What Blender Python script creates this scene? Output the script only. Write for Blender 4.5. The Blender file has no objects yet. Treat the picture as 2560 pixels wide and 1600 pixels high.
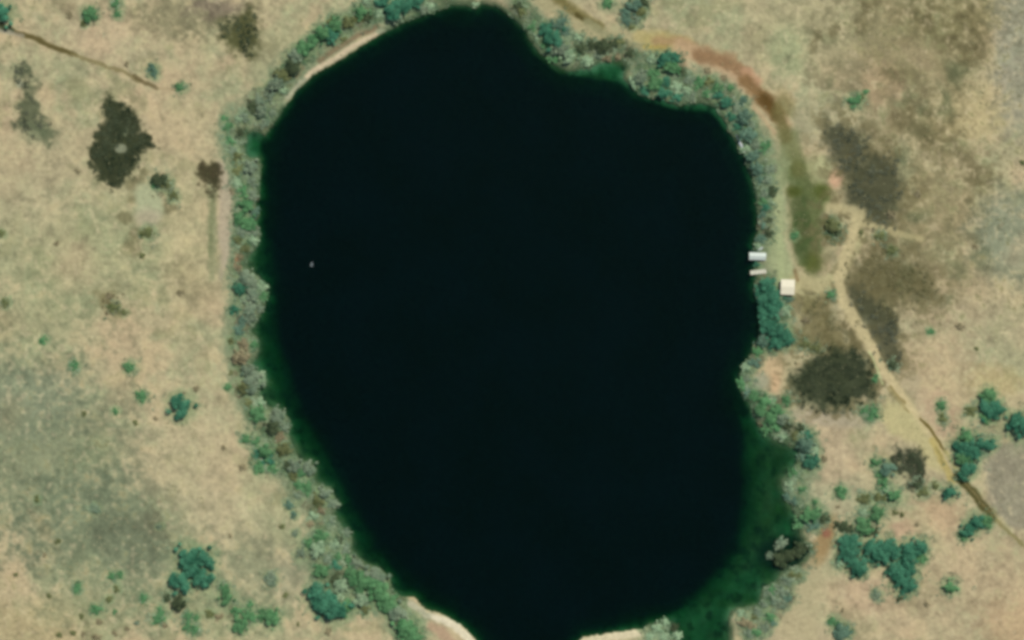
import bpy, bmesh, math, random
import numpy as np
from mathutils import Vector, Matrix
R = math.radians
MPP = 0.2                                   # metres of ground per survey unit
def W(x, y): return ((x - 1280.0) * MPP, (800.0 - y) * MPP)
scene = bpy.context.scene
COL = scene.collection

# ---------------------------------------------------------------- camera, sky, sun, exposure
cam_d = bpy.data.cameras.new('camera'); cam = bpy.data.objects.new('camera', cam_d); COL.objects.link(cam)
cam.location = (0, 0, 1500); cam.rotation_euler = (0, 0, 0)
cam_d.sensor_width = 36; cam_d.lens = 36 * 1500 / 512.0
cam_d.clip_start = 10; cam_d.clip_end = 60000
scene.camera = cam
SUN_EL, SUN_AZ = R(58), R(38)               # azimuth clockwise from +Y
world = bpy.data.worlds.new('World'); scene.world = world; world.use_nodes = True
wn = world.node_tree.nodes; wl = world.node_tree.links
sky = wn.new('ShaderNodeTexSky'); sky.sky_type = 'NISHITA'; sky.sun_disc = False
sky.sun_elevation = SUN_EL; sky.sun_rotation = SUN_AZ
bg = wn['Background']; bg.inputs['Strength'].default_value = 0.09
wl.new(sky.outputs['Color'], bg.inputs['Color'])
sun_d = bpy.data.lights.new('sun', 'SUN'); sun_d.energy = 4.2; sun_d.angle = R(0.5); sun_d.color = (1, .965, .9)
sun = bpy.data.objects.new('sun', sun_d); COL.objects.link(sun)
sd_ = Vector((math.cos(SUN_EL) * math.sin(SUN_AZ), math.cos(SUN_EL) * math.cos(SUN_AZ), math.sin(SUN_EL)))
sun.rotation_euler = sd_.to_track_quat('Z', 'Y').to_euler(); sun.location = (200, 200, 400)
scene.view_settings.view_transform = 'Standard'; scene.view_settings.look = 'None'
scene.view_settings.exposure = 0; scene.view_settings.gamma = 1
scene.render.engine = 'CYCLES'
scene.cycles.pixel_filter_type = 'BLACKMAN_HARRIS'; scene.cycles.filter_width = 3.8
scene.cycles.max_bounces = 5; scene.cycles.diffuse_bounces = 2; scene.cycles.transparent_max_bounces = 12
scene.cycles.volume_bounces = 0

K = 1.22                                    # light on open flat ground
def lin(c):
    c = np.asarray(c, float) / 255.0
    return np.where(c <= .04045, c / 12.92, ((c + .055) / 1.055) ** 2.4)
def alb(c): return np.clip(lin(c) / K, 0.002, 0.8)

# ---------------------------------------------------------------- noise
_rng = np.random.default_rng(7)
_TAB = _rng.random((16, 256, 256)).astype(np.float32)
def vn(x, y, s, k):
    X = x / s + 37.3 * k; Y = y / s + 11.7 * k
    i = np.floor(X).astype(np.int64); j = np.floor(Y).astype(np.int64)
    u = X - i; v = Y - j; u = u * u * (3 - 2 * u); v = v * v * (3 - 2 * v)
    t = _TAB[k % 16]; i0 = i & 255; i1 = (i + 1) & 255; j0 = j & 255; j1 = (j + 1) & 255
    return (t[j0, i0] * (1 - u) + t[j0, i1] * u) * (1 - v) + (t[j1, i0] * (1 - u) + t[j1, i1] * u) * v
def fbm(x, y, s, k, n=3):
    a = 0; w = 1.0; tot = 0
    for o in range(n):
        a = a + w * (vn(x, y, s / 2 ** o, k + 3 * o) - .5) * 2; tot += w; w *= .55
    return a / tot
def ss(e0, e1, x):
    t = np.clip((x - e0) / (e1 - e0), 0, 1); return t * t * (3 - 2 * t)

# plants of the place: x, y, radius, colour (t teal, g green, p pale, y grey-green, s slate, o olive, d dark, b brown)
PLANTS = """
8,35,26,t;227,38,17,g;213,58,10,o;293,12,14,g;296,38,10,g;175,42,9,b;383,175,12,s;389,186,10,s;452,220,13,g;318,163,7,b;
325,917,14,g;189,916,12,g;356,990,14,g;456,1014,29,t;111,850,10,g;391,1046,7,b;340,1055,7,o;291,1027,9,g;212,1035,7,o;492,972,7,b;560,1120,7,b;606,1168,10,b;614,1096,14,g;
17,757,11,o;455,731,9,b;275,741,10,b;288,770,13,o;312,781,9,o;4,585,10,o;196,429,7,b;370,582,15,o;434,490,13,o;402,450,18,d;415,462,14,o;390,462,11,g;357,640,8,o;144,609,6,b;
471,1390,28,t;511,1396,28,t;455,1451,28,t;511,1446,25,t;484,1422,26,t;450,1507,18,d;421,1494,12,d;405,1533,16,g;394,1547,12,g;413,1562,8,b;471,1539,11,g;492,1541,10,g;471,1565,12,g;489,1573,12,g;526,1533,10,o;550,1541,11,b;
561,1467,12,g;569,1491,18,g;598,1528,16,g;619,1536,16,g;601,1560,18,g;632,1541,12,g;627,1510,10,g;362,1494,11,g;281,1438,11,g;302,1437,10,g;196,1464,11,g;193,1474,9,g;294,1470,9,o;275,1496,9,o;243,1523,15,g;251,1553,8,b;288,1528,8,g;
206,1539,6,o;344,1556,8,y;288,1581,8,b;246,1592,12,b;209,1584,8,b;151,1586,8,o;185,1581,8,o;320,1570,6,b;126,1488,7,o;95,1248,9,o;146,1353,7,o;238,1271,12,y;114,1385,6,b;42,1435,7,o;400,1316,9,y;577,1338,6,b;
685,1544,21,g;660,1536,14,g;679,1446,15,y;714,1486,8,o;746,1560,6,o;822,1578,10,b;724,1261,13,s;735,1285,10,s;745,1237,11,y;706,1316,8,o;738,1332,9,y;
801,1488,32,t;838,1520,34,t;812,1512,24,t;801,1340,16,g;772,1359,15,g;753,1382,15,y;796,1372,19,p;804,1425,18,g;820,1396,16,y;838,1446,15,d;854,1462,17,p;851,1486,15,p;865,1517,19,g;904,1451,27,g;944,1475,26,g;938,1438,25,y;880,1430,18,g;
904,1496,20,p;912,1520,14,o;970,1504,24,g;997,1531,22,y;1013,1565,27,g;1028,1586,25,g;891,1409,17,y;865,1372,15,y;838,1359,16,p;867,1332,11,y;846,1390,13,g;830,1300,11,y;796,1248,16,o;812,1232,17,y;833,1258,13,y;769,1221,16,g;748,1213,14,g;804,1277,12,b;777,1311,10,b;
785,1290,12,p;850,1350,12,d;870,1400,13,g;840,1415,14,t;
600,826,15,s;577,853,9,o;611,861,15,b;635,861,11,g;606,893,18,b;590,895,12,b;624,927,17,y;632,953,25,y;611,969,18,o;648,948,16,p;579,932,8,o;571,969,10,g;622,1009,11,o;646,1033,18,g;648,1006,13,p;696,1038,19,y;685,1065,18,d;712,1065,15,y;643,1104,13,g;
664,1128,21,g;643,1136,13,t;648,1168,15,g;680,1170,14,g;669,1149,15,t;698,1096,12,b;712,1123,17,o;704,1091,11,b;717,1162,12,d;738,1165,17,y;772,1170,17,y;733,1191,13,o;754,1181,15,g;
594,426,13,o;629,418,19,y;631,453,15,y;594,458,12,p;608,479,15,g;631,487,13,y;618,514,20,g;637,532,14,s;600,548,17,g;621,559,18,g;634,580,16,y;605,580,14,y;594,601,12,o;634,601,13,p;613,620,12,o;581,477,8,b;600,643,10,b;597,670,12,b;
616,691,19,y;600,720,17,t;629,712,18,y;653,717,15,p;658,739,15,g;631,739,19,y;589,776,14,t;629,770,18,y;613,754,12,p;647,770,13,y;626,794,16,y;605,800,13,s;
569,317,13,g;561,296,10,g;600,333,13,d;577,354,13,g;582,378,13,y;632,265,15,d;611,291,13,y;598,300,10,p;595,392,13,o;656,278,17,y;648,251,15,y;688,212,19,y;706,190,17,o;733,169,19,d;740,143,18,y;759,124,18,g;783,106,19,g;804,82,20,g;830,90,19,t;841,63,19,g;873,58,17,o;830,53,12,o;
905,32,20,g;920,48,15,d;894,50,14,o;952,34,13,p;984,26,27,t;1010,14,22,t;957,6,19,t;1040,4,20,t;918,5,15,p;989,44,17,y;1053,24,15,y;1076,16,12,p;1190,12,8,p;674,243,15,y;660,310,12,y;680,284,11,y;706,225,11,p;722,185,14,d;860,100,10,o;
1296,16,13,d;1306,28,13,o;1333,66,13,g;1343,93,10,p;1365,74,17,t;1391,63,16,s;1407,53,12,s;1386,98,23,t;1412,77,13,s;1367,114,13,g;1399,124,19,y;1386,148,14,g;1423,143,17,p;1452,119,15,d;1476,114,15,d;1465,153,15,p;1507,116,17,d;1534,111,16,d;1550,106,12,o;
1574,132,13,d;1518,145,12,b;1545,142,10,b;1566,34,15,s;1584,16,17,s;1579,71,9,o;1518,8,15,g;1605,8,15,d;1566,53,13,s;1445,95,12,p;1495,140,12,y;1600,30,16,o;1590,50,14,y;1380,125,12,p;
1629,148,15,p;1661,148,19,t;1687,148,17,t;1677,169,19,g;1703,180,13,d;1634,185,15,g;1637,212,17,g;1664,206,15,t;1603,193,17,y;1587,206,15,p;1690,217,15,p;1714,227,15,p;1656,233,17,t;1693,243,15,t;1748,209,15,g;1769,177,10,b;1772,206,15,o;1791,220,15,g;
1809,196,8,b;1769,233,13,g;1796,238,15,t;1814,259,17,t;1825,222,11,g;1841,270,15,y;1857,251,13,s;1830,294,13,t;1862,291,17,s;1843,317,13,t;1870,339,19,s;1888,365,15,y;1868,372,12,p;1910,370,15,g;1883,391,17,s;1610,225,13,t;1730,240,12,y;1720,200,12,y;
1850,300,12,s;1878,315,13,y;1891,421,17,s;1925,421,14,y;1899,448,13,s;1931,477,12,d;1912,485,12,y;1910,506,12,g;1915,519,12,t;1907,537,12,s;1923,551,9,d;1909,564,12,s;1920,580,12,d;1904,596,12,s;1896,616,9,p;1918,450,11,y;1892,662,9,t;
1917,712,19,t;1899,728,15,t;1931,733,19,t;1909,754,19,t;1939,757,19,t;1931,778,21,t;1912,784,19,t;1952,752,11,p;1962,776,15,p;1972,748,9,s;1948,782,14,y;
1923,821,23,t;1952,834,23,t;1968,848,17,t;1936,856,17,t;1904,853,17,s;1896,879,15,g;1886,906,15,s;1867,916,13,p;1854,959,15,g;1865,948,11,y;1867,980,13,s;1886,990,15,g;1912,1004,17,g;1902,1025,17,g;1941,1025,17,g;1925,1043,17,g;1954,1046,17,y;1915,1072,14,g;1939,1067,16,g;
1968,1067,14,d;1965,1001,13,g;1954,1091,13,p;1984,1086,14,o;2018,1086,15,t;2013,1112,19,s;2026,1152,19,t;2007,1141,15,s;2036,1125,12,p;2060,1147,9,b;1984,1184,15,g;1998,1070,11,d;1930,1005,12,p;2182,1030,16,g;2158,1025,12,g;2174,1041,12,g;
1973,1216,14,p;2005,1224,10,g;1968,1242,12,s;1986,1253,12,s;2036,1253,9,g;2100,1229,16,g;2013,1290,19,g;2036,1285,18,g;2058,1298,14,d;2031,1311,16,s;1999,1310,14,g;2092,1266,5,b;2158,1248,14,o;2195,1242,14,o;2230,1237,17,g;2206,1208,15,g;2212,1225,12,p;
2158,1282,15,p;2190,1282,19,g;2103,1314,15,d;2121,1322,14,d;2158,1311,19,g;2174,1327,16,d;2110,1359,21,t;2132,1348,17,t;2121,1385,23,t;2142,1412,23,t;2148,1430,14,t;2100,1406,15,p;2174,1369,23,t;2206,1364,25,t;2232,1380,23,t;2200,1388,21,t;2179,1398,13,t;
2269,1369,21,t;2296,1369,21,t;2272,1396,21,t;2301,1393,15,g;2238,1428,21,t;2264,1425,21,t;2251,1451,21,t;2272,1459,17,t;2259,1475,16,t;2255,1405,16,t;2372,1465,18,g;2190,1487,13,y;2245,1496,10,d;2314,1510,8,b;2105,1524,6,b;2079,1552,14,g;2100,1576,19,s;2116,1581,14,s;
2439,1303,21,t;2462,1303,15,g;2417,1327,17,t;2404,1340,12,g;2425,1314,14,t;2372,1229,18,t;2304,1229,13,o;2335,1211,10,o;2237,1282,8,o;2253,1285,8,o;2290,1311,5,b;2292,1210,12,d;
2465,990,19,g;2470,1020,23,t;2491,1022,17,t;2462,1043,15,g;2478,1033,17,t;2425,1028,14,o;2349,1012,13,g;2354,1046,12,o;2550,1067,29,t;2536,1054,21,t;2412,1091,17,g;2396,1117,17,t;2417,1120,25,t;2449,1107,19,t;2473,1110,17,t;2433,1133,19,t;2401,1147,19,g;2417,1168,19,t;2407,1184,17,t;
2187,1157,15,g;2216,1170,17,s;2200,1184,13,g;2185,948,10,g;2227,914,12,d;2396,816,11,b;2322,829,9,g;2438,871,6,o;2137,254,16,g;2152,244,9,o;2163,230,7,g;
2079,564,17,o;2089,580,13,d;2076,736,12,g;2227,627,12,o;2200,590,12,o;2150,582,8,o;2293,487,8,b;2225,537,12,b;2436,617,8,b;2553,407,7,o;2036,868,12,o;2010,860,12,o;2012,800,10,b;1985,590,10,g;
1953,1359,15,y;1926,1390,10,y;1971,1390,21,d;1950,1401,18,d;1995,1375,17,d;2020,1368,11,d;1995,1438,12,o;1977,1438,12,o;1969,1454,14,y;1929,1475,12,g;1918,1480,12,y;1955,1478,16,y;1937,1496,14,y;1969,1494,13,s;1953,1512,13,y;1852,1533,12,p;1858,1554,12,b;1876,1560,14,b;
1871,1584,14,y;1895,1531,12,y;1924,1541,14,g;1913,1565,14,y;1892,1581,12,g;1932,1554,10,s;1641,1570,14,p;1664,1554,11,p;1657,1589,14,p;1684,1568,13,d;1691,1589,12,p;1625,1590,12,p;1910,1512,12,y;1885,1540,10,o;
"""
PL = [(float(t.split(',')[0]), float(t.split(',')[1]), float(t.split(',')[2]), t.split(',')[3]) for t in PLANTS.replace('\n', '').split(';') if t.strip()]

# ---------------------------------------------------------------- lake outline (survey units)
SHORE = [(1095,25),(1137,13),(1169,14),(1190,24),(1203,11),(1235,16),(1275,38),(1288,48),(1314,71),(1320,93),(1335,116),(1359,140),(1386,161),
(1417,180),(1439,175),(1486,167),(1494,159),(1523,152),(1552,153),(1566,169),(1558,196),(1571,214),(1592,233),(1624,243),(1664,254),(1698,264),
(1730,258),(1772,262),(1793,272),(1809,299),(1825,331),(1843,365),(1859,394),(1865,419),(1878,445),(1886,474),(1891,506),(1894,548),(1891,580),
(1880,612),(1888,630),(1888,690),(1884,736),(1896,765),(1898,800),(1898,840),(1880,875),(1866,905),(1848,935),(1845,965),(1862,990),(1880,1020),
(1886,1045),(1905,1078),(1938,1101),(1970,1112),(1994,1125),(1991,1157),(1970,1181),(1955,1200),(1958,1221),(1969,1253),(1987,1287),(1998,1327),
(2008,1359),(2024,1366),(2022,1382),(1995,1412),(1955,1427),(1942,1451),(1918,1465),(1903,1478),(1895,1509),(1860,1517),(1828,1523),(1820,1544),
(1823,1597),(1826,1660),(1760,1680),(1700,1640),(1690,1600),(1672,1582),(1678,1549),(1651,1554),(1620,1562),(1606,1573),(1559,1578),(1506,1586),
(1458,1594),(1420,1625),(1400,1670),(1330,1690),(1230,1660),(1185,1597),(1161,1568),(1129,1547),(1097,1531),(1063,1523),(1034,1494),(1013,1494),
(981,1480),(976,1446),(952,1420),(917,1412),(878,1375),(878,1340),(854,1314),(835,1287),(846,1261),(827,1221),(785,1200),(786,1170),(780,1154),
(754,1152),(738,1131),(720,1086),(725,1072),(720,1043),(704,1025),(669,1017),(647,980),(664,956),(659,937),(632,914),(644,879),(643,848),
(624,826),(643,806),(652,797),(660,770),(671,744),(666,717),(645,691),(621,672),(615,665),(623,638),(647,611),(653,588),(639,559),(650,537),  # notch at the first point follows a tree's shadow, drawn as water
(639,506),(651,495),(647,453),(653,426),(651,402),(640,396),(618,388),(610,362),(620,335),(640,328),(664,341),(674,325),(698,286),(719,254),
(746,220),(788,185),(825,164),(867,138),(905,114),(952,87),(1024,50)]
DEEP = [(1280,62),(1308,112),(1345,162),(1400,198),(1440,205),(1500,212),(1540,222),(1580,240),(1620,254),(1680,272),(1760,275),(1798,310),(1832,375),
(1862,440),(1874,500),(1880,560),(1872,600),(1868,640),(1868,690),(1878,750),(1885,800),(1872,850),(1850,890),(1834,930),(1832,980),(1842,1030),
(1868,1090),(1880,1200),(1878,1270),(1862,1340),(1830,1400),(1800,1450),(1765,1490),(1730,1515),(1690,1530),(1600,1548),(1500,1578),(1450,1590),
(1405,1640),(1330,1665),(1245,1640),(1190,1590),(1125,1528),(1060,1500),(1020,1470),(970,1415),(930,1378),(902,1335),(875,1285),(852,1225),
(822,1168),(792,1115),(752,1065),(722,1005),(700,935),(680,870),(668,805),(680,745),(672,690),(662,620),(663,540),(663,440),(672,370),
(690,325),(720,275),(760,225),(830,175),(920,122),(1030,62),(1100,40),(1190,40),(1240,34)]

def signed(px, py, poly):                   # distance, positive outside
    d2 = np.full(px.shape, 1e18); inside = np.zeros(px.shape, bool)
    n = len(poly)
    for a in range(n):
        x0, y0 = poly[a]; x1, y1 = poly[(a + 1) % n]
        dx, dy = x1 - x0, y1 - y0
        t = np.clip(((px - x0) * dx + (py - y0) * dy) / (dx * dx + dy * dy), 0, 1)
        d2 = np.minimum(d2, (px - x0 - t * dx) ** 2 + (py - y0 - t * dy) ** 2)
        if y0 != y1:
            c = ((y0 > py) != (y1 > py)) & (px < dx * (py - y0) / dy + x0)
            inside ^= c
    return np.where(inside, -1, 1) * np.sqrt(d2)
def linedist(px, py, pts):
    d2 = np.full(px.shape, 1e18)
    for (x0, y0), (x1, y1) in zip(pts[:-1], pts[1:]):
        dx, dy = x1 - x0, y1 - y0
        t = np.clip(((px - x0) * dx + (py - y0) * dy) / (dx * dx + dy * dy), 0, 1)
        d2 = np.minimum(d2, (px - x0 - t * dx) ** 2 + (py - y0 - t * dy) ** 2)
    return np.sqrt(d2)

# ---------------------------------------------------------------- the sheet of ground: one grid, fine near the lake, coarse to the horizon
STEP = 3.0
fx = np.arange(-90, 2651, STEP); fy = np.arange(-90, 1711, STEP)
far = np.concatenate([np.arange(10, 511, 10.), [530, 560, 600, 660, 740, 850, 1000, 1250, 1700, 2500, 4000, 7000, 15000, 32000, 70000.]])
gx = np.concatenate([fx[0] - far[::-1], fx, fx[-1] + far]); gy = np.concatenate([fy[0] - far[::-1], fy, fy[-1] + far])
PX, PY = np.meshgrid(gx, gy)
w1 = fbm(PX, PY, 34, 1); w2 = fbm(PX, PY, 34, 2); w3 = vn(PX, PY, 7, 3) - .5; w4 = vn(PX, PY, 7, 4) - .5
SX = PX + 4 * w1 + 3 * w3; SY = PY + 4 * w2 + 3 * w4
S = signed(SX, SY, SHORE) * MPP
D = -signed(PX + 5 * w1, PY + 5 * w2, DEEP) * MPP      # positive inside the deep basin
near = PX * 0 + 1
und = fbm(PX, PY, 420, 5, 3)
land = .22 + 2.6 * (1 - np.exp(-np.maximum(S, 0) / 9.0)) + und * 1.3 * ss(5, 60, S)
land += (fbm(PX, PY, 26, 6, 3) * .22 + (vn(PX, PY, 6.5, 8) - .5) * .16) * ss(0, 4, S)
land = np.maximum(land, .18)
_sh = np.maximum(1 - ss(-14, 14, signed(PX, PY, [(1850,1040),(2010,1090),(2060,1360),(1830,1540),(1800,1720),(1640,1700),(1650,1560),(1840,1380)])),
                 np.maximum(1 - ss(-8, 8, signed(PX, PY, [(1410,120),(1590,120),(1595,215),(1500,205),(1420,188)])), 1 - ss(-6, 8, signed(PX, PY, [(600,320),(650,325),(655,400),(600,400)]))))
_sh = np.maximum(_sh, .85 * (1 - ss(6, 20, linedist(PX, PY, [(1340,130),(1400,175),(1480,175),(1570,205),(1620,242),(1700,266),(1780,270),(1815,310)]))))
_we = 1 - ss(-10, 10, signed(PX, PY, [(560,600),(680,600),(700,850),(770,1050),(850,1200),(950,1380),(1030,1500),(760,1400),(600,1000)]))
extra = np.maximum(0, 1.7 - 1.5 * _sh - 1.35 * _we)
shelf = .12 + (.62 + extra) * ss(0, 5, -S) + (.32 * fbm(PX, PY, 60, 9, 4) + .15 * fbm(PX, PY, 16, 3, 2)) * ss(0, 3, -S)
bed = -np.where(D > 0, shelf + (.9 - .35 * _sh) + D * .26 + np.maximum(D - 5, 0) * .4, shelf + (.9 - .35 * _sh) * ss(-8.0, .5, D + 2.5 * w3))
bed = np.minimum(bed, -.1); bed = np.maximum(bed, -24 + fbm(PX, PY, 90, 2) * 1.0)
H = np.where(S > 0, land * ss(-.1, .9, S) + .12 * (1 - ss(-.1, .9, S)), np.minimum(-.08, bed))

def lerp(c, col, m):
    m = np.clip(m, 0, 1)[..., None]; return c * (1 - m) + np.asarray(col, float) * m
wx = PX + 16 * fbm(PX, PY, 48, 10) + 6 * fbm(PX, PY, 13, 11, 2)
wy = PY + 16 * fbm(PX, PY, 48, 12) + 6 * fbm(PX, PY, 13, 13, 2)
wx2 = PX + 4 * fbm(PX, PY, 20, 10, 2); wy2 = PY + 4 * fbm(PX, PY, 20, 12, 2)
n200 = fbm(PX, PY, 230, 1, 3); n60 = fbm(PX, PY, 64, 2, 3); n22 = fbm(PX, PY, 24, 3, 3); n9 = fbm(PX, PY, 10, 4, 2); n6 = (vn(PX, PY, 5.5, 5) - .5) * 2
n22b = fbm(PX, PY, 24, 7, 3); n60b = fbm(PX, PY, 70, 8, 3)
C = np.empty(PX.shape + (3,)); C[:] = (182, 172, 138)
C = lerp(C, (160, 166, 130), ss(-.15, .6, n60 + .5 * n22b) * .75)
C = lerp(C, (190, 172, 138), ss(.0, .6, n60b + .4 * n22) * .7)
C = lerp(C, (150, 160, 124), ss(.05, .5, fbm(PX, PY, 130, 13, 3)) * .5)
C = lerp(C, (196, 174, 142), ss(.05, .5, fbm(PX, PY, 120, 15, 3)) * .5)
C = lerp(C, (150, 148, 112), ss(.12, .6, fbm(PX, PY, 52, 14, 3) + .5 * n22b) * .55)
def blob(cx, cy, rx, ry, rot, col, a=1, soft=.35, mot=0., warp=1):
    global C
    X, Y = (wx, wy) if warp else (wx2, wy2)
    c, s = math.cos(R(rot)), math.sin(R(rot)); u = (X - cx) * c + (Y - cy) * s; v = -(X - cx) * s + (Y - cy) * c
    r = np.sqrt((u / rx) ** 2 + (v / ry) ** 2) + mot * (n22 * .6 + n9 * .6)
    C = lerp(C, col, a * (1 - ss(1 - soft, 1 + soft, r)))
def area(pts, col, a=1, soft=12, mot=0., warp=1):
    global C
    X, Y = (wx, wy) if warp else (wx2, wy2)
    d = signed(X, Y, pts) + mot * (n22 * .6 + n9 * .6)
    C = lerp(C, col, a * (1 - ss(-soft, soft, d)))
def track(pts, width, col, a=1, soft=.6, mot=0.):
    global C
    d = linedist(wx2, wy2, pts) / (width / 2.0) + mot * (n22 + n9)
    C = lerp(C, col, a * (1 - ss(1 - soft, 1 + soft, d)))
# broad tones
blob(80, 1120, 230, 210, 20, (120, 134, 106), .72, .6, .7)
blob(290, 1330, 230, 140, 20, (116, 130, 104), .78, .5, .7)
blob(60, 1000, 130, 90, 0, (126, 138, 116), .5, .6, .6)
blob(240, 640, 200, 130, 0, (148, 158, 120), .55, .6, .6)
blob(90, 800, 140, 90, 0, (145, 155, 118), .45, .6, .6)
blob(100, 1560, 150, 60, 0, (184, 170, 130), .7, .6, .4)
blob(480, 1120, 120, 170, 0, (188, 178, 144), .65, .6, .4)
blob(560, 1300, 110, 70, 30, (188, 180, 146), .6, .6, .4)
blob(640, 1400, 70, 60, 30, (134, 140, 112), .7, .6, .6)
blob(740, 1440, 50, 60, 30, (150, 150, 126), .5, .6, .5)
blob(470, 40, 130, 50, 0, (128, 126, 98), .75, .6, .8)
blob(540, 20, 70, 22, 0, (126, 112, 100), .6, .6, .6)
blob(250, 90, 110, 60, 20, (196, 176, 146), .6, .6, .3)
blob(450, 310, 90, 60, 0, (184, 172, 138), .6, .6, .3)
blob(470, 600, 60, 170, 0, (184, 176, 138), .6, .6, .3)
blob(60, 470, 120, 110, 0, (176, 168, 136), .6, .6, .4)
blob(2250, 120, 190, 170, 10, (128, 122, 88), .68, .5, 1.1)
blob(2420, 40, 130, 60, 0, (122, 118, 82), .6, .6, .9)
blob(2120, 180, 90, 80, 0, (134, 124, 98), .6, .5, 1.0)
blob(2300, 330, 180, 70, 20, (146, 136, 104), .5, .5, .9)
blob(2210, 210, 44, 60, -20, (192, 170, 136), .7, .4, .4)
blob(2420, 290, 110, 70, -20, (186, 174, 130), .6, .6, .5)
blob(2540, 130, 60, 190, 0, (150, 152, 136), .65, .5, .6)
blob(2270, 500, 190, 130, 10, (138, 130, 96), .65, .5, 1.1)
blob(2330, 680, 170, 80, 0, (142, 136, 102), .55, .5, 1.)
blob(2520, 590, 90, 110, 10, (130, 140, 118), .8, .5, .5)
blob(2400, 740, 110, 60, 20, (186, 168, 136), .6, .6, .4)
blob(2500, 820, 110, 80, 0, (172, 166, 134), .5, .6, .5)
blob(1990, 80, 180, 110, 0, (174, 170, 134), .6, .6, .5)
blob(1970, 130, 50, 60, 0, (150, 164, 124), .6, .6, .4)
blob(2060, 300, 90, 60, 0, (156, 160, 128), .5, .6, .4)
blob(2060, 1130, 60, 130, -8, (192, 176, 146), .85, .5, .2)
blob(2080, 1240, 90, 60, 0, (172, 170, 138), .7, .5, .3)
blob(2330, 1300, 70, 55, -20, (204, 176, 142), .8, .6, .4)
blob(2240, 1330, 50, 30, -10, (198, 166, 140), .6, .5, .3)
blob(2160, 1490, 90, 60, 0, (196, 172, 142), .7, .6, .3)
blob(2400, 1450, 160, 110, 0, (184, 170, 138), .6, .6, .5)
blob(2530, 1560, 80, 70, 0, (198, 170, 134), .7, .6, .4)
blob(2000, 1590, 110, 60, 0, (186, 174, 142), .8, .5, .3)
blob(2330, 940, 140, 70, 20, (190, 174, 138), .7, .6, .5)
blob(2340, 1030, 40, 60, -20, (196, 168, 140), .6, .6, .5)
blob(2490, 950, 70, 36, 0, (190, 176, 128), .6, .6, .5)
area([(2450,1150),(2500,1110),(2640,1080),(2640,1330),(2520,1320),(2470,1250)], (146, 142, 122), .9, 10, 8, 0)
for bx_, by_, br_ in ((325, 462, 16), (316, 545, 20), (345, 588, 24), (424, 520, 18), (412, 470, 22), (350, 450, 14), (335, 500, 12), (362, 430, 14), (330, 620, 24)):
    blob(bx_, by_, br_, br_ * .8, 0, (126, 122, 90), .75, .5, .3, 0)
for k_ in range(70):                       # brown scrubby blotches of the eastern upland
    _a, _b, _c = _rng.random(3); bx_ = 2040 + 420 * _a; by_ = 780 * _b; 
    blob(bx_, by_, 12 + 26 * _c, 9 + 16 * _rng.random(), 180 * _rng.random(), (110, 104, 74) if k_ % 3 else (98, 106, 76), .35 + .35 * _rng.random(), .7, .5)
for k_ in range(90):                       # paler and greener blotches everywhere
    _a, _b, _c = _rng.random(3)
    blob(2560 * _a, 1600 * _b, 20 + 50 * _c, 14 + 30 * _rng.random(), 180 * _rng.random(), ((198, 178, 144), (146, 156, 120), (140, 132, 102))[k_ % 3], .22 + .25 * _rng.random(), .8, .5)
blob(520, 1530, 150, 60, 0, (136, 150, 114), .55, .6, .7); blob(230, 1500, 130, 70, 0, (134, 146, 112), .5, .6, .7); blob(620, 1450, 120, 60, 20, (140, 148, 118), .4, .6, .6)
blob(330, 1340, 80, 60, 20, (104, 114, 92), .6, .6, .5)
blob(390, 1310, 40, 30, 20, (112, 112, 90), .5, .6, .5)
blob(2480, 1460, 140, 120, 0, (190, 168, 136), .4, .7, .4); blob(2330, 860, 110, 80, 0, (190, 170, 138), .5, .7, .5)
# flecks of low scrub and dead grass
speck = ss(.25, .75, .7 * n9 + .7 * n22)
sw = .18 + .5 * ss(1900, 2250, PX) * (1 - ss(700, 1000, PY)) + .25 * (1 - ss(300, 700, PX)) * ss(700, 1200, PY)
C = lerp(C, (108, 108, 76), speck * sw * .9)
speck2 = ss(.30, .62, fbm(PX, PY, 11, 9, 2) + .3 * n60)
C = lerp(C, (206, 192, 158), speck2 * .4)
blob(2060, 1130, 58, 120, -8, (192, 176, 144), .85, .5, .25); blob(2040, 1240, 60, 40, 0, (170, 172, 138), .6, .5, .3)
C *= (  .965 + .05 * n60b + .13 * n22 + .08 * n9 + .03 * n6)[..., None]
C = np.where(C.max(-1, keepdims=True) > 184, C * (184 + .55 * (C.max(-1, keepdims=True) - 184)) / np.maximum(C.max(-1, keepdims=True), 1), C)
# belts of green along the banks
BELTS = [([(655,275),(700,210),(760,145),(830,90),(900,45),(980,18),(1100,-6)], 60), ([(600,300),(588,350),(598,420),(605,500),(612,570),(600,640),(612,720),(605,800),(600,880),
 (610,950),(640,1030),(690,1100),(735,1180),(790,1260),(830,1340),(870,1420),(900,1460),(970,1510),(1030,1570),(1040,1640)], 62),
 ([(820,1330),(800,1400),(840,1490)], 70), ([(1300,20),(1350,80),(1400,130),(1470,140),(1540,130),(1640,175),(1740,220),(1800,245),(1870,330),(1895,400),(1912,480),(1915,560),(1905,610)], 60),
 ([(1915,700),(1925,780),(1940,840),(1890,890),(1862,950),(1900,1020),(1950,1070),(2005,1110),(2010,1160),(1985,1210),(2000,1270),(2040,1300)], 56),
 ([(2020,1400),(1960,1460),(1930,1510),(1880,1570)], 56), ([(1630,1580),(1690,1570)], 50)]
for pts, wd in BELTS:
    track(pts, wd * 1.35, (126, 140, 110), .85, .45, .3)
mb = np.zeros(PX.shape)
for pts, wd in BELTS: mb = np.maximum(mb, 1 - ss(.5, 1.1, linedist(wx2, wy2, pts) / (wd / 2.)))
C = lerp(C, (72, 96, 66), mb * ss(-.3, .4, n22b + .4 * n9) * .8)
C = lerp(C, (112, 96, 72), mb * ss(.15, .6, n22 - .3 * n22b) * .5)
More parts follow.
